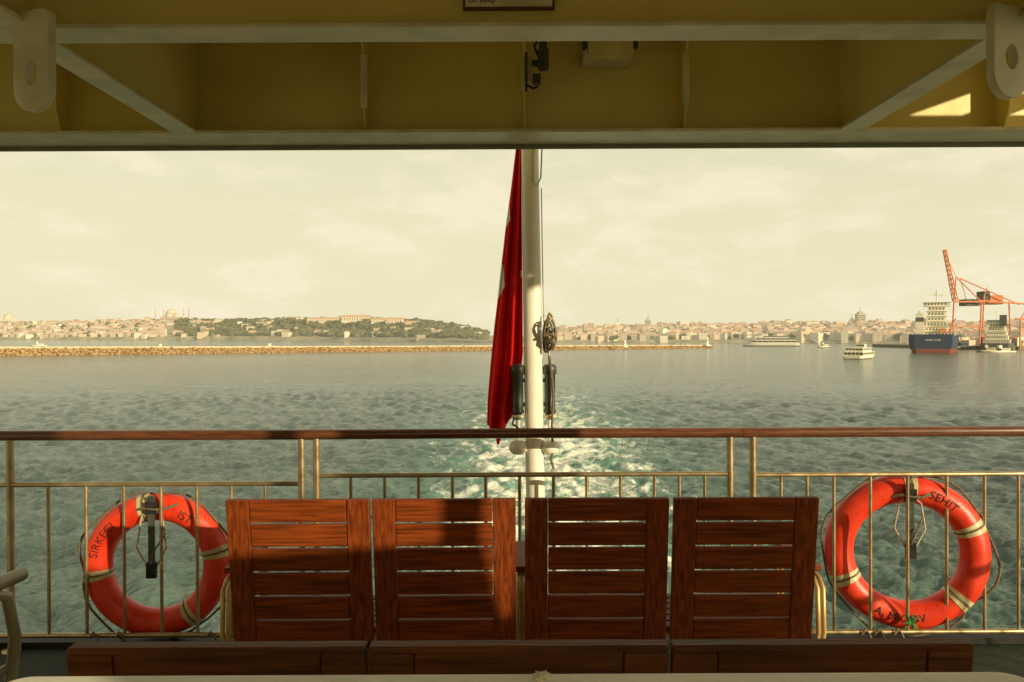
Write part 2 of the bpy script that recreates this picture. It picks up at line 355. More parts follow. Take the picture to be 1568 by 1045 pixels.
# out-of-view walls added to shape the light; starboard cutout throws sun patches on benches
g=MB(); g.box(-4.2,-2.2,-2.38,-2.30,DK,zc,wallp); g.box(-2.2,3.0,-2.38,-2.30,DK,DK+1.45,wallp)
for x in (-2.2,0.2,2.9): g.box(x,x+0.1,-2.39,-2.29,DK+1.45,zc,wallp)
g.box(3.0,3.06,-2.38,-1.45,DK,zc,wallp); g.box(3.0,3.06,0.03,1.21,DK,zc,wallp)
g.box(-4.2,-4.14,-2.29,2.1,DK,zc,wallp)
g.prism([(-1.45,DK),(.03,DK),(.03,DK+1.52),(-.06,DK+1.58),(-.17,DK+1.90),(-1.45,DK+2.28)],'x',3.0,3.06,wallp)  # sloped cutout aims the sun at the left bench backs
g.prism([(-.28,DK+1.92),(-.17,DK+1.88),(-.18,DK+2.12),(-.27,zc),(-.37,zc),(-.30,DK+2.12)],'x',3.0,3.05,wallp)  # slanted bar added to cast the dark blob on the bench back
g.build("light_blocker_walls",0.004,True)

# ------------------------------------------------------------------ benches
def panel(g,x0,x1,y,zb_,zt_,lean,stile=0.088,nsl=6,gap=0.009,th=0.026,wh=None,wv=None):
    ang=math.atan2(lean,zt_-zb_)
    M=Matrix.Translation((0,y,zb_))@Matrix.Rotation(ang,4,'X')
    hgt=math.hypot(zt_-zb_,lean)
    g.box(x0,x0+stile,-th/2,th/2,0,hgt,wv or woodV,M); g.box(x1-stile,x1,-th/2,th/2,0,hgt,wv or woodV,M)
    a,b_=x0+stile+0.0015,x1-stile-0.0015
    hs=(hgt-gap*(nsl-1))/nsl
    for i in range(nsl):
        z0=i*(hs+gap); t=0.009 if not(i==0 or i==nsl-1) else 0.0105
        j=random.uniform(-0.001,0.001)
        g.box(a,b_,-t+j,t+j,z0,z0+hs,wh or woodH,M)
def arm(g,x,y,zt_):
    pts=[(x,y+0.00,DK+0.25),(x,y-0.05,DK+0.40),(x,y-0.04,zt_-0.03),(x,y+0.0,zt_),(x,y+0.2,zt_+0.015),(x,y+0.42,zt_),(x,y+0.45,zt_-0.06),(x,y+0.43,DK)]
    for dx in(-0.011,0.011): g.tube([(p[0]+dx,p[1],p[2]) for p in pts],0.010,brass,8)
    g.tube([(x,y,DK),(x,y-0.02,DK+0.3)],0.018,brass,8)
    g.box(x-0.03,x+0.03,y+0.02,y+0.42,zt_+0.022,zt_+0.045,woodH)
def seat(g,x0,x1,y):
    for i in range(6):
        yy=y+0.05+i*0.07; g.box(x0+0.01,x1-0.01,yy,yy+0.058,DK+0.395-0.0*i,DK+0.415,woodOld)
    g.tube([(x0,y+0.1,DK+0.37),(x1,y+0.1,DK+0.37)],0.018,brass,8); g.tube([(x0,y+0.4,DK+0.37),(x1,y+0.4,DK+0.37)],0.018,brass,8)
def bench_far(pxs,arms,name):
    g=MB()
    for a,b_ in pxs:
        panel(g,X(a,3.06),X(b_,3.06),3.13,Z(982,3.13),Z(763,3.05),0.085)
    seat(g,X(pxs[0][0],3.1),X(pxs[-1][1],3.1),3.13)
    for p in arms: arm(g,X(p,3.2),3.2,DK+0.60)
    g.build(name,0.004,True)
bench_far([(347,566),(570,789)],[349,797],"wooden_bench")
bench_far([(803,1023),(1030,1251)],[1250],"wooden_bench")
g=MB(); dn=1.53
for a,b_ in ((108,561),(565,1021),(1026,1482)):
    panel(g,X(a,dn),X(b_,dn),dn+0.07,DK+0.42,Z(993,dn),0.08,stile=0.085,th=0.03,wh=woodOld,wv=woodOld)
    zt_=Z(993,dn); g.box(X(a,dn)+0.001,X(b_,dn)-0.001,dn-0.026,dn+0.012,zt_-0.002,zt_+0.012,woodOld)
seat(g,X(108,dn),X(1482,dn),dn+0.07)
for p in (150,784,1440): arm(g,X(p,dn+.12),dn+0.12,DK+0.62)
g.build("wooden_bench",0.004,True)
g=MB(); dw=1.2; xa,xb=X(15,dw),X(1560,dw); zt_=Z(1031,dw)
def rr(x0,x1,y0,y1,r,n=6):
    P=[]
    for cx,cy,a0 in((x1-r,y1-r,0),(x0+r,y1-r,90),(x0+r,y0+r,180),(x1-r,y0+r,270)):
        for i in range(n+1):
            a=math.radians(a0+90*i/n); P.append((cx+r*math.cos(a),cy+r*math.sin(a)))
    return P
g.prism(rr(xa,xb,0.78,dw,0.04),'z',zt_-0.03,zt_,white); g.prism(rr(xa+0.03,xb-0.03,0.80,dw-0.02,0.03),'z',DK,zt_-0.0301,white)
g.build("white_deck_locker",0.008,True,seg=3)
bm=bmesh.new(); bmesh.ops.create_icosphere(bm,subdivisions=3,radius=0.012)
for v in bm.verts:
    v.co*=1+0.8*(noise.noise(v.co*160)); v.co.z*=0.6
me=bpy.data.meshes.new("crumpled_tissue"); bm.to_mesh(me); bm.free(); me.materials.append(paper)
o=bpy.data.objects.new("crumpled_tissue",me); scene.collection.objects.link(o); o.location=(X(828,1.17),1.17,zt_+0.006); SHIP.append(o)
g=MB(); 
xl=X(14,2.6)
cg=pmat("chair_metal",(0.20,0.19,0.12),(0.30,0.28,0.18),scale=10,rough=0.4,metal=0.4)
P=[(xl-0.03,2.62,DK),(xl-0.01,2.61,DK+0.45),(xl+0.012,2.6,DK+0.60),(xl+0.0,2.58,DK+0.74),(xl-0.02,2.5,DK+0.775)]
g.tube(P,0.019,cg,10); g.tube([(p[0]-0.045,p[1]-0.3,p[2]) for p in P],0.019,cg,10)
g.tube([(xl-0.0,2.66,DK+0.79),(xl-0.01,2.4,DK+0.80),(xl-0.06,2.1,DK+0.79)],[0.022,0.026,0.022],cg,10)
g.tube([(xl-0.015,2.61,DK+0.50),(xl-0.06,2.3,DK+0.50)],0.014,cg,8)
g.box(xl-0.55,xl-0.06,2.2,2.6,DK+0.42,DK+0.45,woodOld)
for i in range(5): g.box(xl-0.57,xl-0.55,2.2,2.6,DK+0.5+i*0.08,DK+0.565+i*0.08,woodOld)
g.build("deck_chair",0.004,True)

# ------------------------------------------------------------------ life rings
def ring(px,py,R,r,bands,texts,tilt,hook):
    dd=4.095; c=Vector((X(px,dd),dd,Z(py,dd)))
    M=Matrix.Translation(c)@Matrix.Rotation(math.radians(tilt),4,'Z')
    g=MB(); g.torus_arc((0,0,0),R,r,0,2*math.pi,ringm,M,96,28)
    for a in bands:
        a=math.radians(a); g.torus_arc((0,0,0),R,r+0.0025,a-0.085,a+0.085,tape,M,8,28)
        g.torus_arc((0,0,0),R,r+0.004,a-0.018,a+0.018,ropem,M,3,20)
    bs=sorted(bands); pts=[]
    for i,a in enumerate(bs):
        b_=bs[(i+1)%len(bs)]; 
        if b_<=a: b_+=360
        for k in range(14):
            t=k/14; an=math.radians(a+(b_-a)*t); sag=math.sin(math.pi*t)
            rr_=R+r+0.004+0.022*sag+0.010*math.sin(7*an+i); pts.append(Vector((rr_*math.cos(an),-0.03*sag,rr_*math.sin(an)-0.012*sag)))
    g.tube(pts,0.006,ropem,7,closed=True,M=M)
    for txt,ac,rev in texts:
        vs,fs=text_mesh(txt,0.058)
        out_=[]
        for v in vs:
            s_=-1 if not rev else 1
            rad=R+(v.y if not rev else -v.y); an=math.radians(ac)+s_*v.x/R
            q=rad-R; yy=-math.sqrt(max(0.0,(r+0.003)**2-q*q))
            out_.append(M@Vector((rad*math.cos(an),yy,rad*math.sin(an))))
        g.add(out_,fs,ink)
    yb=-r-0.012
    if hook:
        top=Z(hook[0],dd)-c.z; bot=Z(hook[1],dd)-c.z
        g.box(-0.016,0.016,yb-0.010,yb,bot,top,dgrey,M)
        g.box(-0.028,0.028,yb-0.016,yb+0.002,top-0.09,top-0.03,black,M); g.box(-0.024,0.024,yb-0.02,yb+0.004,bot-0.01,bot+0.07,black,M)
        g.box(-0.012,0.012,yb,0.07,top-0.05,top-0.025,dgrey,M)
        g.tube([(-0.016,yb,bot+0.03),(-0.075,yb,bot+0.14),(-0.05,yb,top-0.10),(0.0,yb,top-0.06),(0.05,yb,top-0.10),(0.07,yb,bot+0.14),(0.016,yb,bot+0.03)],0.0045,ropel,6,M=M)
        g.tube([(-0.1,yb+0.03,top-0.08),(-0.04,yb-0.01,top-0.06),(0.05,yb-0.01,top-0.07),(0.12,yb+0.03,top-0.05)],0.008,ropem,7,M=M)
        g.tube([(0.0,yb-0.015,bot+0.06),(0.015,yb-0.03,bot+0.12),(0.06,yb,bot+0.2)],0.005,ropem,6,M=M)
    g.build("life_ring",0,True)
ring(240,862,0.298,0.070,[12,100,187,305],[("SIRKECI",150,False),("IST",58,False)],4,(752,872))
ring(1387,848,0.325,0.072,[25,88,205,318],[("SEHIT",60,False),("A. MICOV",262,True)],-12,(738,848))
g=MB(); c=Vector((X(1393,3.97),3.96,Z(958,3.97)))
for i in range(46):
    a=random.random()*6.28; l=random.uniform(0.03,0.065); el=random.uniform(-0.9,1.2)
    dv=Vector((math.cos(a)*math.cos(el),math.sin(a)*0.4*math.cos(el),math.sin(el)))*l
    g.tube([c,c+dv*0.5+Vector((0,0,0.008)),c+dv],[0.003,0.0025,0.0008],green,5)
g.build("green_cord_knot",0,True)
g=MB()
for px in (140,180,320,1325,1345,1375):
    x=X(px,3.98); z=Z(971,3.98)
    g.tube([(x-0.02,3.98,z-0.015),(x,3.975,z+0.018),(x+0.02,3.98,z-0.012),(x+0.03,3.97,z-0.04),(x+0.01,3.97,z-0.05)],0.0055,ropem,6)
g.build("lashing_rope",0,True)

# ------------------------------------------------------------------ flag pole
dp=4.30
g=MB()
xt,xb_=X(813,dp),X(821,dp); zt_=Z(120,dp); z0=Z(900,dp)
g.tube([(xb_,dp,DK-0.6),(xb_,dp,z0),(X(816,dp),dp,Z(500,dp)),(xt,dp,Z(230,dp)),(X(811.5,dp),dp,CZ+2.6)],[0.052,0.052,0.050,0.047,0.043],white,28)
g.box(xb_-0.07,xb_+0.07,4.05,dp+0.03,DK-0.3,DK-0.28,white); g.box(xb_-0.07,xb_+0.07,4.05,dp+0.03,DK-0.55,DK-0.53,white)
g.build("flagpole",0.002,True)
g=MB()
g.tube([(X(822,dp),dp-0.055,Z(180,dp)),(X(817,dp),dp-0.055,Z(250,dp)),(X(817,dp),dp-0.058,Z(280,dp)),(X(822,dp),dp-0.058,Z(289,dp)),(X(829,dp),dp-0.05,Z(275,dp)),(X(831,dp),dp-0.04,Z(230,dp)),(X(828,dp),dp-0.05,Z(180,dp))],0.004,ropel,6)
g.tube([(X(830,dp),dp-0.03,Z(290,dp)),(X(831,dp),dp-0.03,Z(400,dp)),(X(833,dp),dp-0.03,Z(495,dp))],0.003,ropel,5)
g.tube([(X(842,dp),dp,Z(478,dp)),(X(841,dp),dp,Z(500,dp)),(X(841,dp),dp,Z(560,dp))],0.006,steel,6)
cx=X(841,dp)
for i in range(8):
    pts=[]; w_=0.020+0.012*random.random(); hh=0.05+0.045*random.random(); ox=random.uniform(-.012,.012); oz=Z(516,dp)+random.uniform(-.03,.03); ph=random.uniform(-0.5,0.5)
    for k in range(16):
        a=2*math.pi*k/16; pts.append((cx+ox+w_*math.cos(a)+0.35*ph*hh*math.sin(a),dp-0.04-0.008*i+0.02*math.sin(2*a),oz+hh*math.sin(a)*(1-0.3*math.cos(a))))
    g.tube(pts,0.0055,ropem if i%4 else ropel,6,closed=True)
g.tube([(cx-0.03,dp-0.1,Z(515,dp)),(cx+0.01,dp-0.12,Z(512,dp)),(cx+0.035,dp-0.09,Z(518,dp))],0.008,ropem,6)
g.tube([(cx,dp-0.05,Z(545,dp)),(cx+0.02,dp-0.05,Z(600,dp)),(cx+0.01,dp-0.05,Z(660,dp)),(cx+0.018,dp-0.05,Z(690,dp)),(cx+0.004,dp-0.05,Z(700,dp)),(cx+0.02,dp-0.05,Z(716,dp))],0.0065,ropem,6)
g.build("halyard_rope",0,True)
for pa in (793,842):
    g=MB(); x=X(pa,dp); zb_=Z(642,dp); zz=Z(557,dp)-zb_
    g.lathe((x,dp,zb_),[(0,0),(0.02,0),(0.024,0.03),(0.033,0.035),(0.033,0.05),(0.029,0.055),(0.029,zz-0.06),(0.036,zz-0.055),(0.038,zz-0.02),(0.030,zz-0.005),(0.0,zz)],dgrey,22)
    g.lathe((x,dp,zb_+0.006),[(0.026,0),(0.036,0.006),(0.036,0.014),(0.026,0.02)],flangep,22)
    g.box(min(x,X(816,dp)),max(x,X(816,dp)),dp-0.012,dp+0.012,zb_+0.07,zb_+0.09,dgrey)
    g.box(min(x,X(816,dp)),max(x,X(816,dp)),dp-0.012,dp+0.012,zb_+0.20,zb_+0.22,dgrey)
    g.lathe((x,dp-0.02,Z(696,dp)),[(0,0),(0.03,0.006),(0.048,0.024),(0.050,0.05),(0.040,0.072),(0.02,0.08),(0,0.081)],white,22)
    g.tube([(x,dp,Z(672,dp)),(x,dp,zb_)],0.012,white,8)
    if pa==793: g.tube([(x-0.02,dp-0.02,zb_+0.02),(x-0.03,dp-0.04,zb_-0.02),(x+0.01,dp-0.05,zb_-0.05)],0.005,black,6)
    g.build("stern_light",0,True)
def flag():
    L_=[(200,794),(230,790),(290,782),(350,774),(420,766),(500,757),(560,751),(610,747),(652,745),(700,745)]
    R_=[(200,800),(230,800),(420,801),(540,801),(580,797),(620,789),(650,785),(700,784)]
    fi=lambda T,v: float(np.interp(v,[a for a,_ in T],[b for _,b in T]))
    nu,nv=72,170; vs=[]
    dd=4.36
    for i in range(nv+1):
        for j in range(nu+1):
            u=j/nu; yend=650+30*math.exp(-((u-0.42)/0.22)**2)-14*max(0,u-0.6)/0.4
            y=190+(yend-190)*i/nv
            v=(y-190)/490
            a=fi(L_,y);b_=fi(R_,y)
            uu=u+0.05*math.sin(v*9)*math.sin(math.pi*u)
            px=a+(b_-a)*uu
            fold=math.sin(uu*2*math.pi*2.3+0.8+v*2.0)*0.5+0.28*math.sin(uu*2*math.pi*4.6+v*5+1)+0.25*math.sin(v*14+uu*5)*v
            fold+=0.3*noise.noise(Vector((uu*3,v*7,0.3)))
            amp=0.016+0.05*v
            yy=dd+fold*amp-0.02*math.sin(math.pi*u)
            vs.append((X(px,dd)+0.006*fold,yy,Z(y,dd)))
    g=MB()
    fr=[];fw=[]
    for i in range(nv):
        for j in range(nu):
            q=(i*(nu+1)+j,i*(nu+1)+j+1,(i+1)*(nu+1)+j+1,(i+1)*(nu+1)+j)
            u=j/nu; y=190+475*i/nv
            wht=(314<y<352 and u<0.30-0.20*abs(y-334)/16) or (408<y<462 and u<0.32-0.24*abs(y-432)/28) or (425<y<436 and u>0.9)
            (fw if wht else fr).append(q)
    g.add(vs,fr,redm,True)
    k=g.mi(flagw)
    for q in fw: g.f.append(list(q)); g.m.append(k); g.s.append(True)
    g.build("turkish_flag",0,True)
flag()

Rm=Matrix.Translation((0,2,DK+1.3))@Matrix.Rotation(math.radians(-0.26),4,'Y')@Matrix.Translation((0,-2,-DK-1.3))
for o in SHIP: o.matrix_world=Rm@o.matrix_world

# ================================================================== far setting
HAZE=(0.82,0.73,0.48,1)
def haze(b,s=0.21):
    b.inputs["Emission Color"].default_value=HAZE; b.inputs["Emission Strength"].default_value=s   # constant glow painted into far materials in place of aerial haze
def attrmat(name,rough=0.8,windows=False):
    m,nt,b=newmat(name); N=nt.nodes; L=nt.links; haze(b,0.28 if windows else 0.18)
    a=N.new("ShaderNodeAttribute"); a.attribute_name="col"
    b.inputs["Roughness"].default_value=rough; b.inputs["Specular IOR Level"].default_value=0.2
    if windows:
        ge=N.new("ShaderNodeNewGeometry"); s=N.new("ShaderNodeSeparateXYZ"); L.new(ge.outputs["Position"],s.inputs[0])
        sn=N.new("ShaderNodeSeparateXYZ"); L.new(ge.outputs["Normal"],sn.inputs[0])
        def mth(op,a_,b_=None):
            n=N.new("ShaderNodeMath"); n.operation=op
            for i,v in enumerate((a_,b_)):
                if v is None: continue
                if isinstance(v,(int,float)): n.inputs[i].default_value=v
                else: L.new(v,n.inputs[i])
            return n.outputs[0]
        hzv=mth('FRACT',mth('DIVIDE',mth('ADD',s.outputs[0],mth('MULTIPLY',s.outputs[1],1.3)),3.4))
        vz=mth('FRACT',mth('DIVIDE',s.outputs[2],3.3))
        wm=mth('MULTIPLY',mth('GREATER_THAN',hzv,0.52),mth('GREATER_THAN',vz,0.48))
        wm=mth('MULTIPLY',wm,mth('LESS_THAN',mth('ABSOLUTE',sn.outputs[2]),0.3))
        mx=N.new("ShaderNodeMix"); mx.data_type='RGBA'; L.new(mth('MULTIPLY',wm,0.6),mx.inputs[0]); L.new(a.outputs["Color"],mx.inputs[6]); mx.inputs[7].default_value=(0.14,0.13,0.10,1)
        L.new(mx.outputs[2],b.inputs["Base Color"])
    else: L.new(a.outputs["Color"],b.inputs["Base Color"])
    return m
def colmesh(name,V,Fc,C,mat,smooth=False):
    me=bpy.data.meshes.new(name); me.from_pydata(V,[],Fc); me.materials.append(mat)
    at=me.attributes.new("col","FLOAT_COLOR","FACE")
    at.data.foreach_set("color",np.array([(*c,1) for c in C],dtype=np.float32).ravel())
    if smooth: me.polygons.foreach_set("use_smooth",[True]*len(me.polygons))
    bm=bmesh.new(); bm.from_mesh(me); bmesh.ops.recalc_face_normals(bm,faces=bm.faces); bm.to_mesh(me); bm.free()
    o=bpy.data.objects.new(name,me); scene.collection.objects.link(o); return o
D0=[(-700,2700),(0,2400),(300,2150),(500,1850),(700,1450),(760,1330),(860,1450),(1100,1400),(1300,1300),(1568,1150),(2300,1000)]
CR=[(-700,503),(0,499),(250,494),(300,493),(400,493),(470,492),(560,493),(640,496),(700,504),(745,515),(800,517.5),(860,510),(1000,507),(1200,505),(1568,505),(2300,503)]
ip=lambda T,v: float(np.interp(v,[a for a,_ in T],[b for _,b in T]))
def land(px,t):
    d0=ip(D0,px); d1=d0*1.22; y=d0+(d1-d0)*t
    zc_=CZ+(HY-ip(CR,px))/F*d1
    s=min(1,max(0,t)); s=s*s*(3-2*s) if t<1 else 1
    s=0.12+0.88*s if t>0.02 else 0
    z=zc_*s*(1+0.10*noise.noise(Vector((px/60,t*3,0))))+ (2 if t>0.02 else -1)
    if t>1: z=zc_*max(0.0,1-(t-1)*0.6)
    return X(px,y),y,z
V=[];Fc=[]
pxs=np.arange(-700,2301,6); ts=[-0.01,0.0,0.021,0.1,0.2,0.3,0.4,0.5,0.6,0.7,0.8,0.9,1.0,1.2,1.6,2.5]
for px in pxs:
    for t in ts: V.append(land(px,t))
n=len(ts)
for i in range(len(pxs)-1):
    for j in range(n-1): Fc.append((i*n+j,(i+1)*n+j,(i+1)*n+j+1,i*n+j+1))
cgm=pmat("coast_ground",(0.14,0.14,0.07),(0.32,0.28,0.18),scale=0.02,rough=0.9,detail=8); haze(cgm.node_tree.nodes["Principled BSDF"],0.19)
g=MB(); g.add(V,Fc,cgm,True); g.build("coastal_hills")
def bld(V,Fc,C,x,y,z,w_,dpt,h,rot,col,roof,gable):
    o=len(V); c,s=math.cos(rot),math.sin(rot)
    def P(a,b_,zz): V.append((x+a*c-b_*s,y+a*s+b_*c,zz))
    for zz in (z-6,z+h):
        for a,b_ in((-w_/2,-dpt/2),(w_/2,-dpt/2),(w_/2,dpt/2),(-w_/2,dpt/2)): P(a,b_,zz)
    for f in((0,1,5,4),(1,2,6,5),(2,3,7,6),(3,0,4,7)): Fc.append([o+i for i in f]); C.append(col)
    if gable:
        P(-w_/2*0.6,0,z+h+dpt*0.22); P(w_/2*0.6,0,z+h+dpt*0.22)
        for f in((4,5,9,8),(6,7,8,9),(4,8,7),(5,6,9)): Fc.append([o+i for i in f]); C.append(roof)
    else:
        Fc.append([o+4,o+5,o+6,o+7]); C.append(tuple(k*0.9 for k in col))
pal=[(0.42,0.35,0.24),(0.52,0.45,0.33),(0.34,0.27,0.18),(0.60,0.54,0.42),(0.40,0.30,0.20),(0.28,0.24,0.17),(0.44,0.33,0.22),(0.38,0.34,0.26),(0.24,0.21,0.15)]
roofs=[(0.34,0.19,0.12),(0.40,0.25,0.16),(0.30,0.21,0.14)]
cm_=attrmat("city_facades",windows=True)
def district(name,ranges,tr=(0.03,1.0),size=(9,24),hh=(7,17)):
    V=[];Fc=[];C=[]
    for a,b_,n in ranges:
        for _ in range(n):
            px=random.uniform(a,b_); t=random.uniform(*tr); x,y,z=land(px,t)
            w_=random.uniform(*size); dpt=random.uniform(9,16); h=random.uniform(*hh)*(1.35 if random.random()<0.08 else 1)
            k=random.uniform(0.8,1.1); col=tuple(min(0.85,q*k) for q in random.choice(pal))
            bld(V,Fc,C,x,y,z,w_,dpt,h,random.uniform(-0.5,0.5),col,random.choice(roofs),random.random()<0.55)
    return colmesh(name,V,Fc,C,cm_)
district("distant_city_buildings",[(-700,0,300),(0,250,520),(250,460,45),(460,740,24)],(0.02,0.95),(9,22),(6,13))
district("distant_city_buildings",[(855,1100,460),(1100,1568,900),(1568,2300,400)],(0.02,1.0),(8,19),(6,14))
ico=bmesh.new(); bmesh.ops.create_icosphere(ico,subdivisions=2,radius=1.0); ico.verts.ensure_lookup_table()
IV=[v.co.copy() for v in ico.verts]; IF=[[v.index for v in f.verts] for f in ico.faces]; ico.free()
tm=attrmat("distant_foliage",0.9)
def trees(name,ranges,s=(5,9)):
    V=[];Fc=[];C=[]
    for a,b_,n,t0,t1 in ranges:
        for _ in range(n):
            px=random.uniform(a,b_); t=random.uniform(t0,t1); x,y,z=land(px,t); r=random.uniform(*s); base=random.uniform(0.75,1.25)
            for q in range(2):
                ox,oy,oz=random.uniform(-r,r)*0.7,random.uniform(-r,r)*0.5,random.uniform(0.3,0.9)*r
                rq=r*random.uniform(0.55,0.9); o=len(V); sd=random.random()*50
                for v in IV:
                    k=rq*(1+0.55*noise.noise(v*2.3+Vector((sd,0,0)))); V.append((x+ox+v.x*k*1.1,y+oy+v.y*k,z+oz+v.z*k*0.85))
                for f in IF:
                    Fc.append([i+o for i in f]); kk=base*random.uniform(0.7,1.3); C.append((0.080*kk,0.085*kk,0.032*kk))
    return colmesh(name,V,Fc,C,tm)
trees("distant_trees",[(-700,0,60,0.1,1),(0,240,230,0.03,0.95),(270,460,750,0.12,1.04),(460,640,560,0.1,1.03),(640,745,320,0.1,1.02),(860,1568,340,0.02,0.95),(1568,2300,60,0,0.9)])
def simplemat(n,c,c2=None,hz_=0.0,**k):
    m=pmat(n,c,c2 or tuple(q*1.12 for q in c),scale=0.15,rough=0.85,**k)
    if hz_: haze(m.node_tree.nodes["Principled BSDF"],hz_)
    return m
stone=simplemat("pale_stone",(0.46,0.40,0.29),hz_=.22); stone2=simplemat("rose_stone",(0.30,0.22,0.145),hz_=.30); lead=simplemat("lead_dome",(0.34,0.32,0.25),hz_=.28); winm=simplemat("dark_window",(0.10,0.09,0.07),hz_=.18); tiler=simplemat("roof_tiles",(0.38,0.25,0.16),hz_=.18)
stone3=simplemat("grey_marble",(0.36,0.33,0.25),hz_=.32)
def mosque(name,px,py,d_,sc,body,mins):
    g=MB(); x,z=X(px,d_),Z(py,d_); 
    g.box(x-26*sc,x+26*sc,d_-22*sc,d_+22*sc,z-12,z+14*sc,body); g.box(x-18*sc,x+18*sc,d_-16*sc,d_+16*sc,z+14*sc,z+22*sc,body)
    dome=lambda cx,cy,cz,r: g.lathe((cx,cy,cz),[(r,-1.5*sc)]+[(r*math.cos(a*math.pi/16),r*0.85*math.sin(a*math.pi/16)) for a in range(0,8)]+[(0.4*sc,r*0.86),(0.3*sc,r*1.15),(0,r*1.2)],lead,24)
    g.lathe((x,d_,z+22*sc),[(15.5*sc,0),(15.5*sc,4*sc)],body,24); dome(x,d_,z+26*sc,15*sc)
    for dx in(-17,17): dome(x+dx*sc,d_,z+15*sc,9*sc)
    dome(x,d_-14*sc,z+16*sc,10*sc)
    for i in range(9): g.box(x+(-22+i*5.2)*sc,x+(-20+i*5.2)*sc,d_-22.3*sc,d_-22.01*sc,z+2*sc,z+9*sc,winm)
    for mx,top in mins:
        xx=X(mx,d_); zt_=Z(top,d_); h=zt_-(z-5)
        g.lathe((xx,d_,z-5),[(2.0*sc,0),(2.0*sc,h*0.25),(1.6*sc,h*0.28),(1.5*sc,h*0.55),(2.3*sc,h*0.57),(2.3*sc,h*0.60),(1.3*sc,h*0.61),(1.2*sc,h*0.8),(1.9*sc,h*0.81),(1.1*sc,h*0.83),(0,h)],body,12)
    g.build(name)
mosque("domed_mosque",262,492,2620,1.05,stone2,[(238,469),(251,472),(281,471),(289,467)])
mosque("domed_mosque",13,495,2900,0.95,stone3,[(-14,468),(8,467),(24,467),(41,470),(58,472)])
g=MB()
for a,b_,py,h in ((470,520,493,8),(522,566,491,10),(568,590,494,7),(592,618,498,14),(620,660,501,10),(300,330,497,7)):
    dd=ip(D0,a)*1.13; z=Z(py,dd)
    g.box(X(a,dd),X(b_,dd),dd,dd+14,z-14,z+h,stone); 
    g.prism([(dd-1,z+h),(dd+15,z+h),(dd+7,z+h+5)],'x',X(a,dd)-1,X(b_,dd)+1,tiler)
    k=a
    while k<b_-3: g.box(X(k+1,dd),X(k+2.2,dd),dd-0.3,dd-.01,z+1,z+h-2,winm); k+=4
dd=ip(D0,470)*1.18; g.lathe((X(560,dd),dd,Z(500,dd)),[(4,0),(4,24),(3,25),(0,38)],stone,12)
g.build("hilltop_palace")
g=MB()
for px in range(-300,740,8):
    a=land(px,0.03);b_=land(px+8,0.03); h=7+3*noise.noise(Vector((px*0.05,0,0)))
    g.add([(a[0],a[1]-4,0),(b_[0],b_[1]-4,0),(b_[0],b_[1]-4,h),(a[0],a[1]-4,h),(b_[0],b_[1]+2,h),(a[0],a[1]+2,h)],[(0,1,2,3),(3,2,4,5)],stone)
g.build("sea_wall")
def tower(name,px,py0,py1,w_,d_,mat):
    g=MB(); x=X(px,d_); z0,z1=Z(py0,d_),Z(py1,d_)
    g.box(x-w_/2,x+w_/2,d_,d_+w_,z0,z1,mat); g.box(x-w_*0.3,x+w_*0.3,d_+w_*.2,d_+w_*.8,z1,z1+4,mat); g.tube([(x,d_+w_/2,z1+4),(x,d_+w_/2,z1+12)],0.5,winm,6)
    z=z0+3
    while z<z1-3: g.box(x-w_/2+1,x+w_/2-1,d_-0.3,d_-0.01,z,z+1.6,winm); z+=3.6
    g.build(name)
towm=simplemat("tower_concrete",(0.28,0.26,0.19),hz_=.22); 
tower("office_tower",1320,520,480,15,1550,towm); tower("office_tower",993,515,490,11,1700,towm); tower("office_tower",1306,515,490,9,1560,stone); tower("office_tower",1420,515,496,12,1450,stone); tower("office_tower",946,515,496,10,1700,stone)

def bw():
    K=[(-500,545.8+4,5.2),(0,545,5.0),(300,541.5,4.4),(700,537,3.6),(1090,533,2.6)]
    g=MB(); V=[];Fc=[]; n=700; prof=[(-9,-1.5),(-7.5,0.1),(-6,0.35),(-4.6,0.55),(-3.2,0.8),(-2.2,0.86),(3,0.86),(8,-1)]
    rk=pmat("breakwater_rock",(0.12,0.065,0.025),(0.42,0.28,0.13),scale=0.8,rough=0.95,detail=8,contrast=(0.4,0.6))
    cc=pmat("breakwater_concrete",(0.48,0.40,0.26),(0.62,0.53,0.36),scale=0.3,rough=0.9)
    W=[]
    for i in range(n+1):
        px=-500+1590*i/n; py=float(np.interp(px,[k[0] for k in K],[k[1] for k in K])); h=float(np.interp(px,[k[0] for k in K],[k[2] for k in K])); dd=CZ*F/(py-HY)+8
        x=X(px,dd); W.append((x,dd,h))
        for o_,hh in prof:
            z=h*hh; nn=noise.noise(Vector((x*0.5,o_*0.5,0)))*1.3+noise.noise(Vector((x*1.3,o_,4)))*0.7
            V.append((x,dd+o_+nn*0.6,z+(nn if 0<hh<0.9 else 0)))
    m=len(prof)
    for i in range(n):
        for j in range(m-1): Fc.append((i*m+j,(i+1)*m+j,(i+1)*m+j+1,i*m+j+1))
    g.add(V,Fc,rk)
    V=[];Fc=[]
    for x,y,h in W: V+= [(x,y-1.5,h*0.8),(x,y-1.5,h+0.5),(x,y+0.2,h+0.5),(x,y+0.2,h*0.85),(x,y+3,h*0.88)]
    for i in range(n):
        for j in range(4): Fc.append((i*5+j,(i+1)*5+j,(i+1)*5+j+1,i*5+j+1))
    g.add(V,Fc,cc); g.build("breakwater")
    for px,dd,h in ((1083,770,9),(957,700,6)):
        g=MB(); x=X(px,dd); g.lathe((x,dd,2),[(2.4,0),(2.4,1.5),(1.3,1.6),(1.0,h*0.7),(1.7,h*0.71),(1.7,h*0.75),(0.9,h*0.76),(0.9,h*0.92),(0,h)],white,14); g.build("harbour_beacon")
bw()

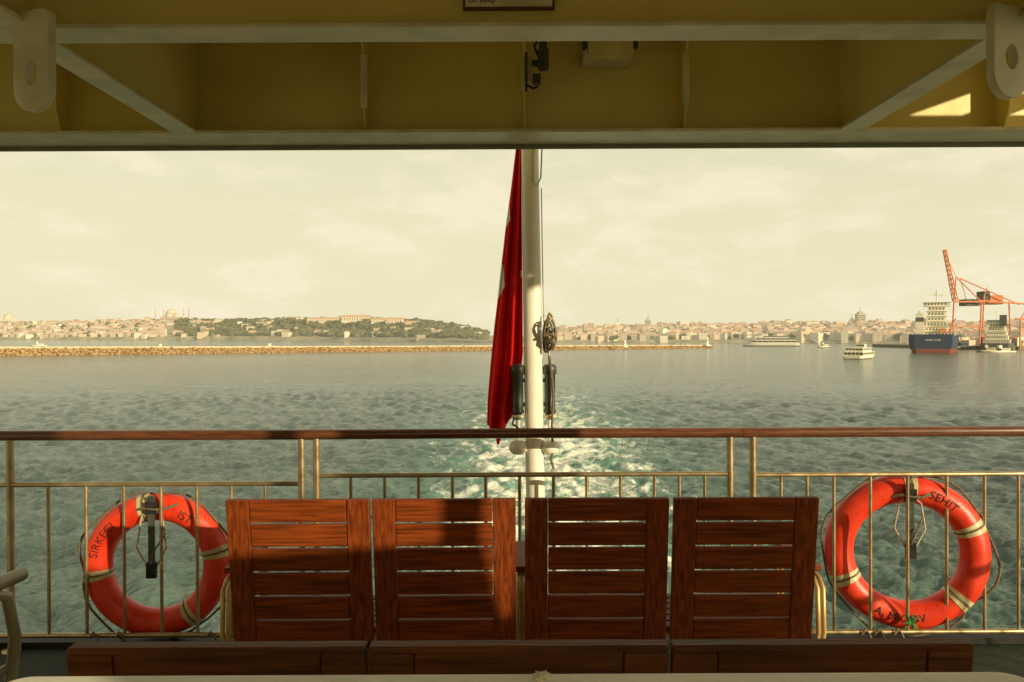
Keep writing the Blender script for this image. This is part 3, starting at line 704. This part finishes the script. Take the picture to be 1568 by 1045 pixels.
# ------------------------------------------------------------------ vessels
navy=simplemat("navy_hull",(0.030,0.045,0.085),hz_=.03); redb=simplemat("boot_red",(0.20,0.06,0.035),hz_=.03); shipw=simplemat("ship_white",(0.70,0.66,0.52)); orange=simplemat("crane_orange",(0.56,0.17,0.05),hz_=.08); dk=simplemat("dark_fittings",(0.07,0.07,0.055),hz_=.05); greyd=simplemat("quay_concrete",(0.22,0.20,0.14))
def hull(g,M,L_,B,h,mat,boot,bowout=6,n=14,zs=0):
    sec=[]
    for i in range(n+1):
        t=i/n; y=-L_/2+L_*t
        wdt=B/2*(min(1,(t/0.06)**0.5*0.25+0.75) if t<0.06 else (1 if t<0.7 else max(0.02,1-((t-0.7)/0.3)**2.2)))
        rise=h*0.22*max(0,(t-0.75)/0.25)**2
        sec.append([(wdt*0.80*(1 if t<.7 else .9),y-(0),-1),(wdt*0.93,y,h*0.22),(wdt,y+(bowout*max(0,t-0.8)),h*0.6),(wdt*1.0+0.0,y+bowout*max(0,(t-0.7))*1.2,h+rise)])
    for k,mat_ in ((0,boot),(1,mat),(2,mat)):
        V=[];Fc=[]
        for s_ in sec:
            for sx in(-1,1):
                for q in(k,k+1): V.append(M@Vector((sx*s_[q][0],s_[q][1],s_[q][2])))
        for i in range(n):
            a=i*4;b_=a+4; Fc+=[(a,b_,b_+1,a+1),(a+2,a+3,b_+3,b_+2)]
        Fc+=[(0,1,3,2),(n*4,n*4+2,n*4+3,n*4+1)]
        g.add(V,Fc,mat_)
    V=[M@Vector((sx*s_[3][0],s_[3][1],s_[3][2]-0.5)) for s_ in sec for sx in(-1,1)]
    g.add(V,[(i*2,i*2+1,i*2+3,i*2+2) for i in range(n)],greyd)
dd=560; xs=X(1429,dd)
M=Matrix.Translation((xs,dd,0))@Matrix.Rotation(math.radians(-29),4,'Z')@Matrix.Translation((0,65,0))
g=MB(); hull(g,M,130,32,13,navy,redb)
zz=12
for i,(w_,y0,y1,h) in enumerate(((24,-62,-38,3.2),(15,-60,-40,3.6),(13,-59,-41,3.6),(12,-58,-42,3.6),(12,-58,-42,3.6),(11,-57,-43,3.4),(17,-56,-46,3.0))):
    g.box(-w_/2+2,w_/2+2,y0,y1,zz,zz+h-0.35,shipw,M); g.box(-w_/2+1.5,w_/2+2.5,y0-.8,y1+.4,zz+h-0.349,zz+h,shipw,M)
    k=-w_/2+3
    while k<w_/2+0.6: g.box(k,k+0.9,y0-0.12,y0-0.01,zz+1.0,zz+2.1,dk,M); k+=2.1
    zz+=h
g.box(-11,-6,-64,-57,12,28,shipw,M); g.box(-11.2,-5.8,-64.2,-56.8,22,25,dk,M)
g.box(4,8,-64,-60.5,14,17,orange,M); g.box(11,13.2,-56,-48,14.5,17,orange,M)
g.tube([(2,-50,zz),(2,-50,zz+9)],0.5,shipw,6,M=M); g.tube([(-2,-50,zz+5),(6,-50,zz+5)],0.3,shipw,6,M=M); g.lathe((2,-50,zz+6.5),[(0,-1),(1.2,0),(0,1)],shipw,10,M=M)
g.tube([(-9,-55,12),(-9,-55,30)],.6,shipw,6,M=M); g.tube([(11,-60,12),(11,-60,20)],.5,orange,6,M=M); g.tube([(11,-60,20),(14,-64,24)],.4,orange,6,M=M)
for i in range(40):
    g.box(*(lambda x,y,z:(x,x+2.4,y,y+6,z,z+2.5))(-12+2.5*random.randint(0,9),-34+6.6*random.randint(0,12),12.1+2.6*random.randint(0,1)),random.choice([dk,orange,navy,shipw,redb]),M)
for px in range(7): g.tube([(-13+px*4.4,-64.5,12.5),(-13+px*4.4,-64.5,13.8)],0.12,shipw,5,M=M)
g.tube([(-13,-64.5,13.8),(13.4,-64.5,13.8)],0.1,shipw,5,M=M)
vs,fs=text_mesh("MARE STAR",1.9); g.add([M@Vector((v.x,-65.35,8.9+v.y)) for v in vs],fs,shipw)
g.build("cargo_ship")
q0=700; g=MB(); g.box(X(1462,q0),X(2300,q0),q0,q0+160,-2,3.0,greyd); 
for i in range(90):
    x=X(random.uniform(1470,1700),q0+5); y=q0+random.uniform(3,20); z=3.0+2.6*random.randint(0,2); g.box(x,x+6,y,y+2.5,z if z<4 else 3,z+2.6,random.choice([dk,orange,navy,shipw,redb,stone,tiler]))
for i in range(8):
    x=X(1475+i*14,q0-1.5); g.box(x,x+3,q0-1.5,q0-0.1,-1,2.6,dk)
g.build("container_quay",)
M=Matrix.Translation((X(1526,650),650,0))@Matrix.Rotation(math.radians(-34),4,'Z')@Matrix.Translation((0,35,0))
g=MB(); hull(g,M,70,22,6,dk,redb)
zz=5.5
for i,(w_,h) in enumerate(((19,3.4),(16,3.4),(14,3.4),(12,3.4),(11,3.2),(15,2.8))):
    g.box(-w_/2,w_/2,-30+i*.6,-16,zz,zz+h-.3,shipw,M); g.box(-w_/2-.4,w_/2+.4,-30.6+i*.6,-15.6,zz+h-.299,zz+h,shipw,M)
    k=-w_/2+1
    while k<w_/2-1.4: g.box(k,k+0.9,-30.1+i*.6,-30.01+i*.6,zz+1,zz+1.9,dk,M); k+=2.0
    zz+=h
g.box(2,7,-33,-28,20,29,dk,M); g.tube([(0,-24,zz),(0,-24,zz+8)],.4,shipw,6,M=M)
g.build("cargo_ship")
def bar(g,a,b_,dA,dB=None,r=0.55,lattice=False):
    dB=dB or dA; p=Vector((X(a[0],dA),dA,Z(a[1],dA))); q=Vector((X(b_[0],dB),dB,Z(b_[1],dB)))
    if not lattice: g.tube([p,q],r,orange,6); return
    L_=(q-p); n=max(4,int(L_.length/4)); u=L_.normalized(); s=u.cross(Vector((0,1,0))).normalized()*r*1.7; t=Vector((0,1,0))*r*2.0
    cs=[s+t,s-t,-s-t,-s+t]
    for c in cs: g.tube([p+c,q+c*0.6],r*0.5,orange,5)
    for i in range(n):
        for k in range(4):
            a_=p+L_*(i/n)+cs[k]*(1-0.4*i/n); b2=p+L_*((i+1)/n)+cs[(k+1)%4]*(1-0.4*(i+1)/n); g.tube([a_,b2],r*0.3,orange,4)
g=MB(); d1,d2=705,722
for dd in (d1,d2):
    bar(g,(1457,536),(1461,462),dd,r=0.8); bar(g,(1500,536),(1503,462),dd,r=0.8); bar(g,(1457,500),(1503,500),dd,r=.6); bar(g,(1461,462),(1503,462),dd,r=.8); bar(g,(1458,530),(1502,500),dd,r=.4)
    bar(g,(1461,462),(1464,424),dd,r=.6); bar(g,(1503,462),(1464,424),dd,r=.5)
for a in((1461,462),(1503,462),(1464,424),(1457,500),(1500,500)): bar(g,a,a,d1,d2,r=.6)
bar(g,(1463,461),(1446,382),713,r=0.9,lattice=True); bar(g,(1464,424),(1446,384),713,r=.25)
bar(g,(1464,425),(1472,430),713,r=.4)
g.box(X(1478,710),X(1500,710),708,720,Z(468,710),Z(458,710),dk)
g.build("harbour_crane")
g=MB(); d1,d2=722,742
for dd in (d1,d2):
    bar(g,(1503,536),(1507,452),dd,r=.7); bar(g,(1548,536),(1545,462),dd,r=.7); bar(g,(1505,495),(1547,495),dd,r=.6); bar(g,(1478,459),(1568,465),dd,r=.8); bar(g,(1507,452),(1512,440),dd,r=.5)
    bar(g,(1470,426),(1560,466),dd,r=.55); bar(g,(1470,426),(1480,459),dd,r=.4); bar(g,(1505,530),(1546,495),dd,r=.35)
for a in((1507,452),(1545,462),(1505,495),(1547,495),(1470,426),(1560,466),(1480,459)): bar(g,a,a,d1,d2,r=.5)
g.box(X(1510,730),X(1532,730),726,738,Z(466,730),Z(452,730),orange); g.box(X(1503,730),X(1512,730),726,738,Z(460,730),Z(446,730),dk)
g.build("harbour_crane")
g=MB(); d1,d2=690,706
for dd in (d1,d2):
    bar(g,(1562,538),(1563,488),dd,r=.8); bar(g,(1610,538),(1608,488),dd,r=.8); bar(g,(1555,488),(1640,488),dd,r=.9); bar(g,(1563,488),(1585,455),dd,r=.5); bar(g,(1608,488),(1585,455),dd,r=.5)
for a in((1563,488),(1608,488),(1585,455)): bar(g,a,a,d1,d2,r=.6)
g.build("harbour_crane")
def ferry(px,dd,L_,B,rot,name,hl=1.6,tiers=((0.92,-0.44,0.36,2.3),(0.82,-0.40,0.22,2.1)),yoff=0,wm=None):
    wm=wm or shipw
    M=Matrix.Translation((X(px,dd),dd+yoff,0))@Matrix.Rotation(math.radians(rot),4,'Z'); g=MB(); hull(g,M,L_,B,hl,wm,dk,bowout=2)
    z=hl-0.3
    for w_,a,b_,h in tiers:
        W=B*w_/2; g.box(-W,W,a*L_,b_*L_,z,z+0.9,wm,M); g.box(-W+.2,W-.2,a*L_+.3,b_*L_-.3,z+.9,z+h-.25,dk,M); g.box(-W-.2,W+.2,a*L_-.3,b_*L_+.3,z+h-.25,z+h,wm,M)
        for k in range(9):
            y=a*L_+(b_-a)*L_*k/8
            for sx in(-1,1): g.box(sx*W-.12,sx*W+.12,y-.15,y+.15,z+.9,z+h-.25,wm,M)
        for k in range(6):
            x=-W+2*W*k/5; g.box(x-.13,x+.13,a*L_-.05,a*L_+.25,z+.9,z+h-.25,wm,M)
        z+=h
    g.box(-B*.2,B*.2,0.05*L_,0.17*L_,z,z+2,wm,M); g.box(-B*.19,B*.19,0.04*L_,0.165*L_,z+.9,z+1.6,dk,M); g.tube([(0,0,z),(0,0,z+4)],.12,dk,5,M=M)
    g.build(name)
ferry(1327,412,28,10.5,-38,"passenger_ferry",yoff=8)
ferry(1184,905,62,12,78,"cruise_ship",hl=4,tiers=((0.95,-0.44,0.36,3.0),(0.9,-0.42,0.26,2.8),(0.7,-0.3,0.12,2.4)),yoff=8,wm=simplemat("hazy_ship_white",(0.44,0.42,0.33),hz_=.2))
for px,dd,L_ in ((250,640,17),(417,690,20),(60,900,16),(1262,820,14),(1535,560,20),(1515,590,16)):
    ferry(px,dd,L_,5,random.uniform(60,110),"small_boat",hl=1.4,tiers=((0.7,-0.25,0.12,2.2),),yoff=0)
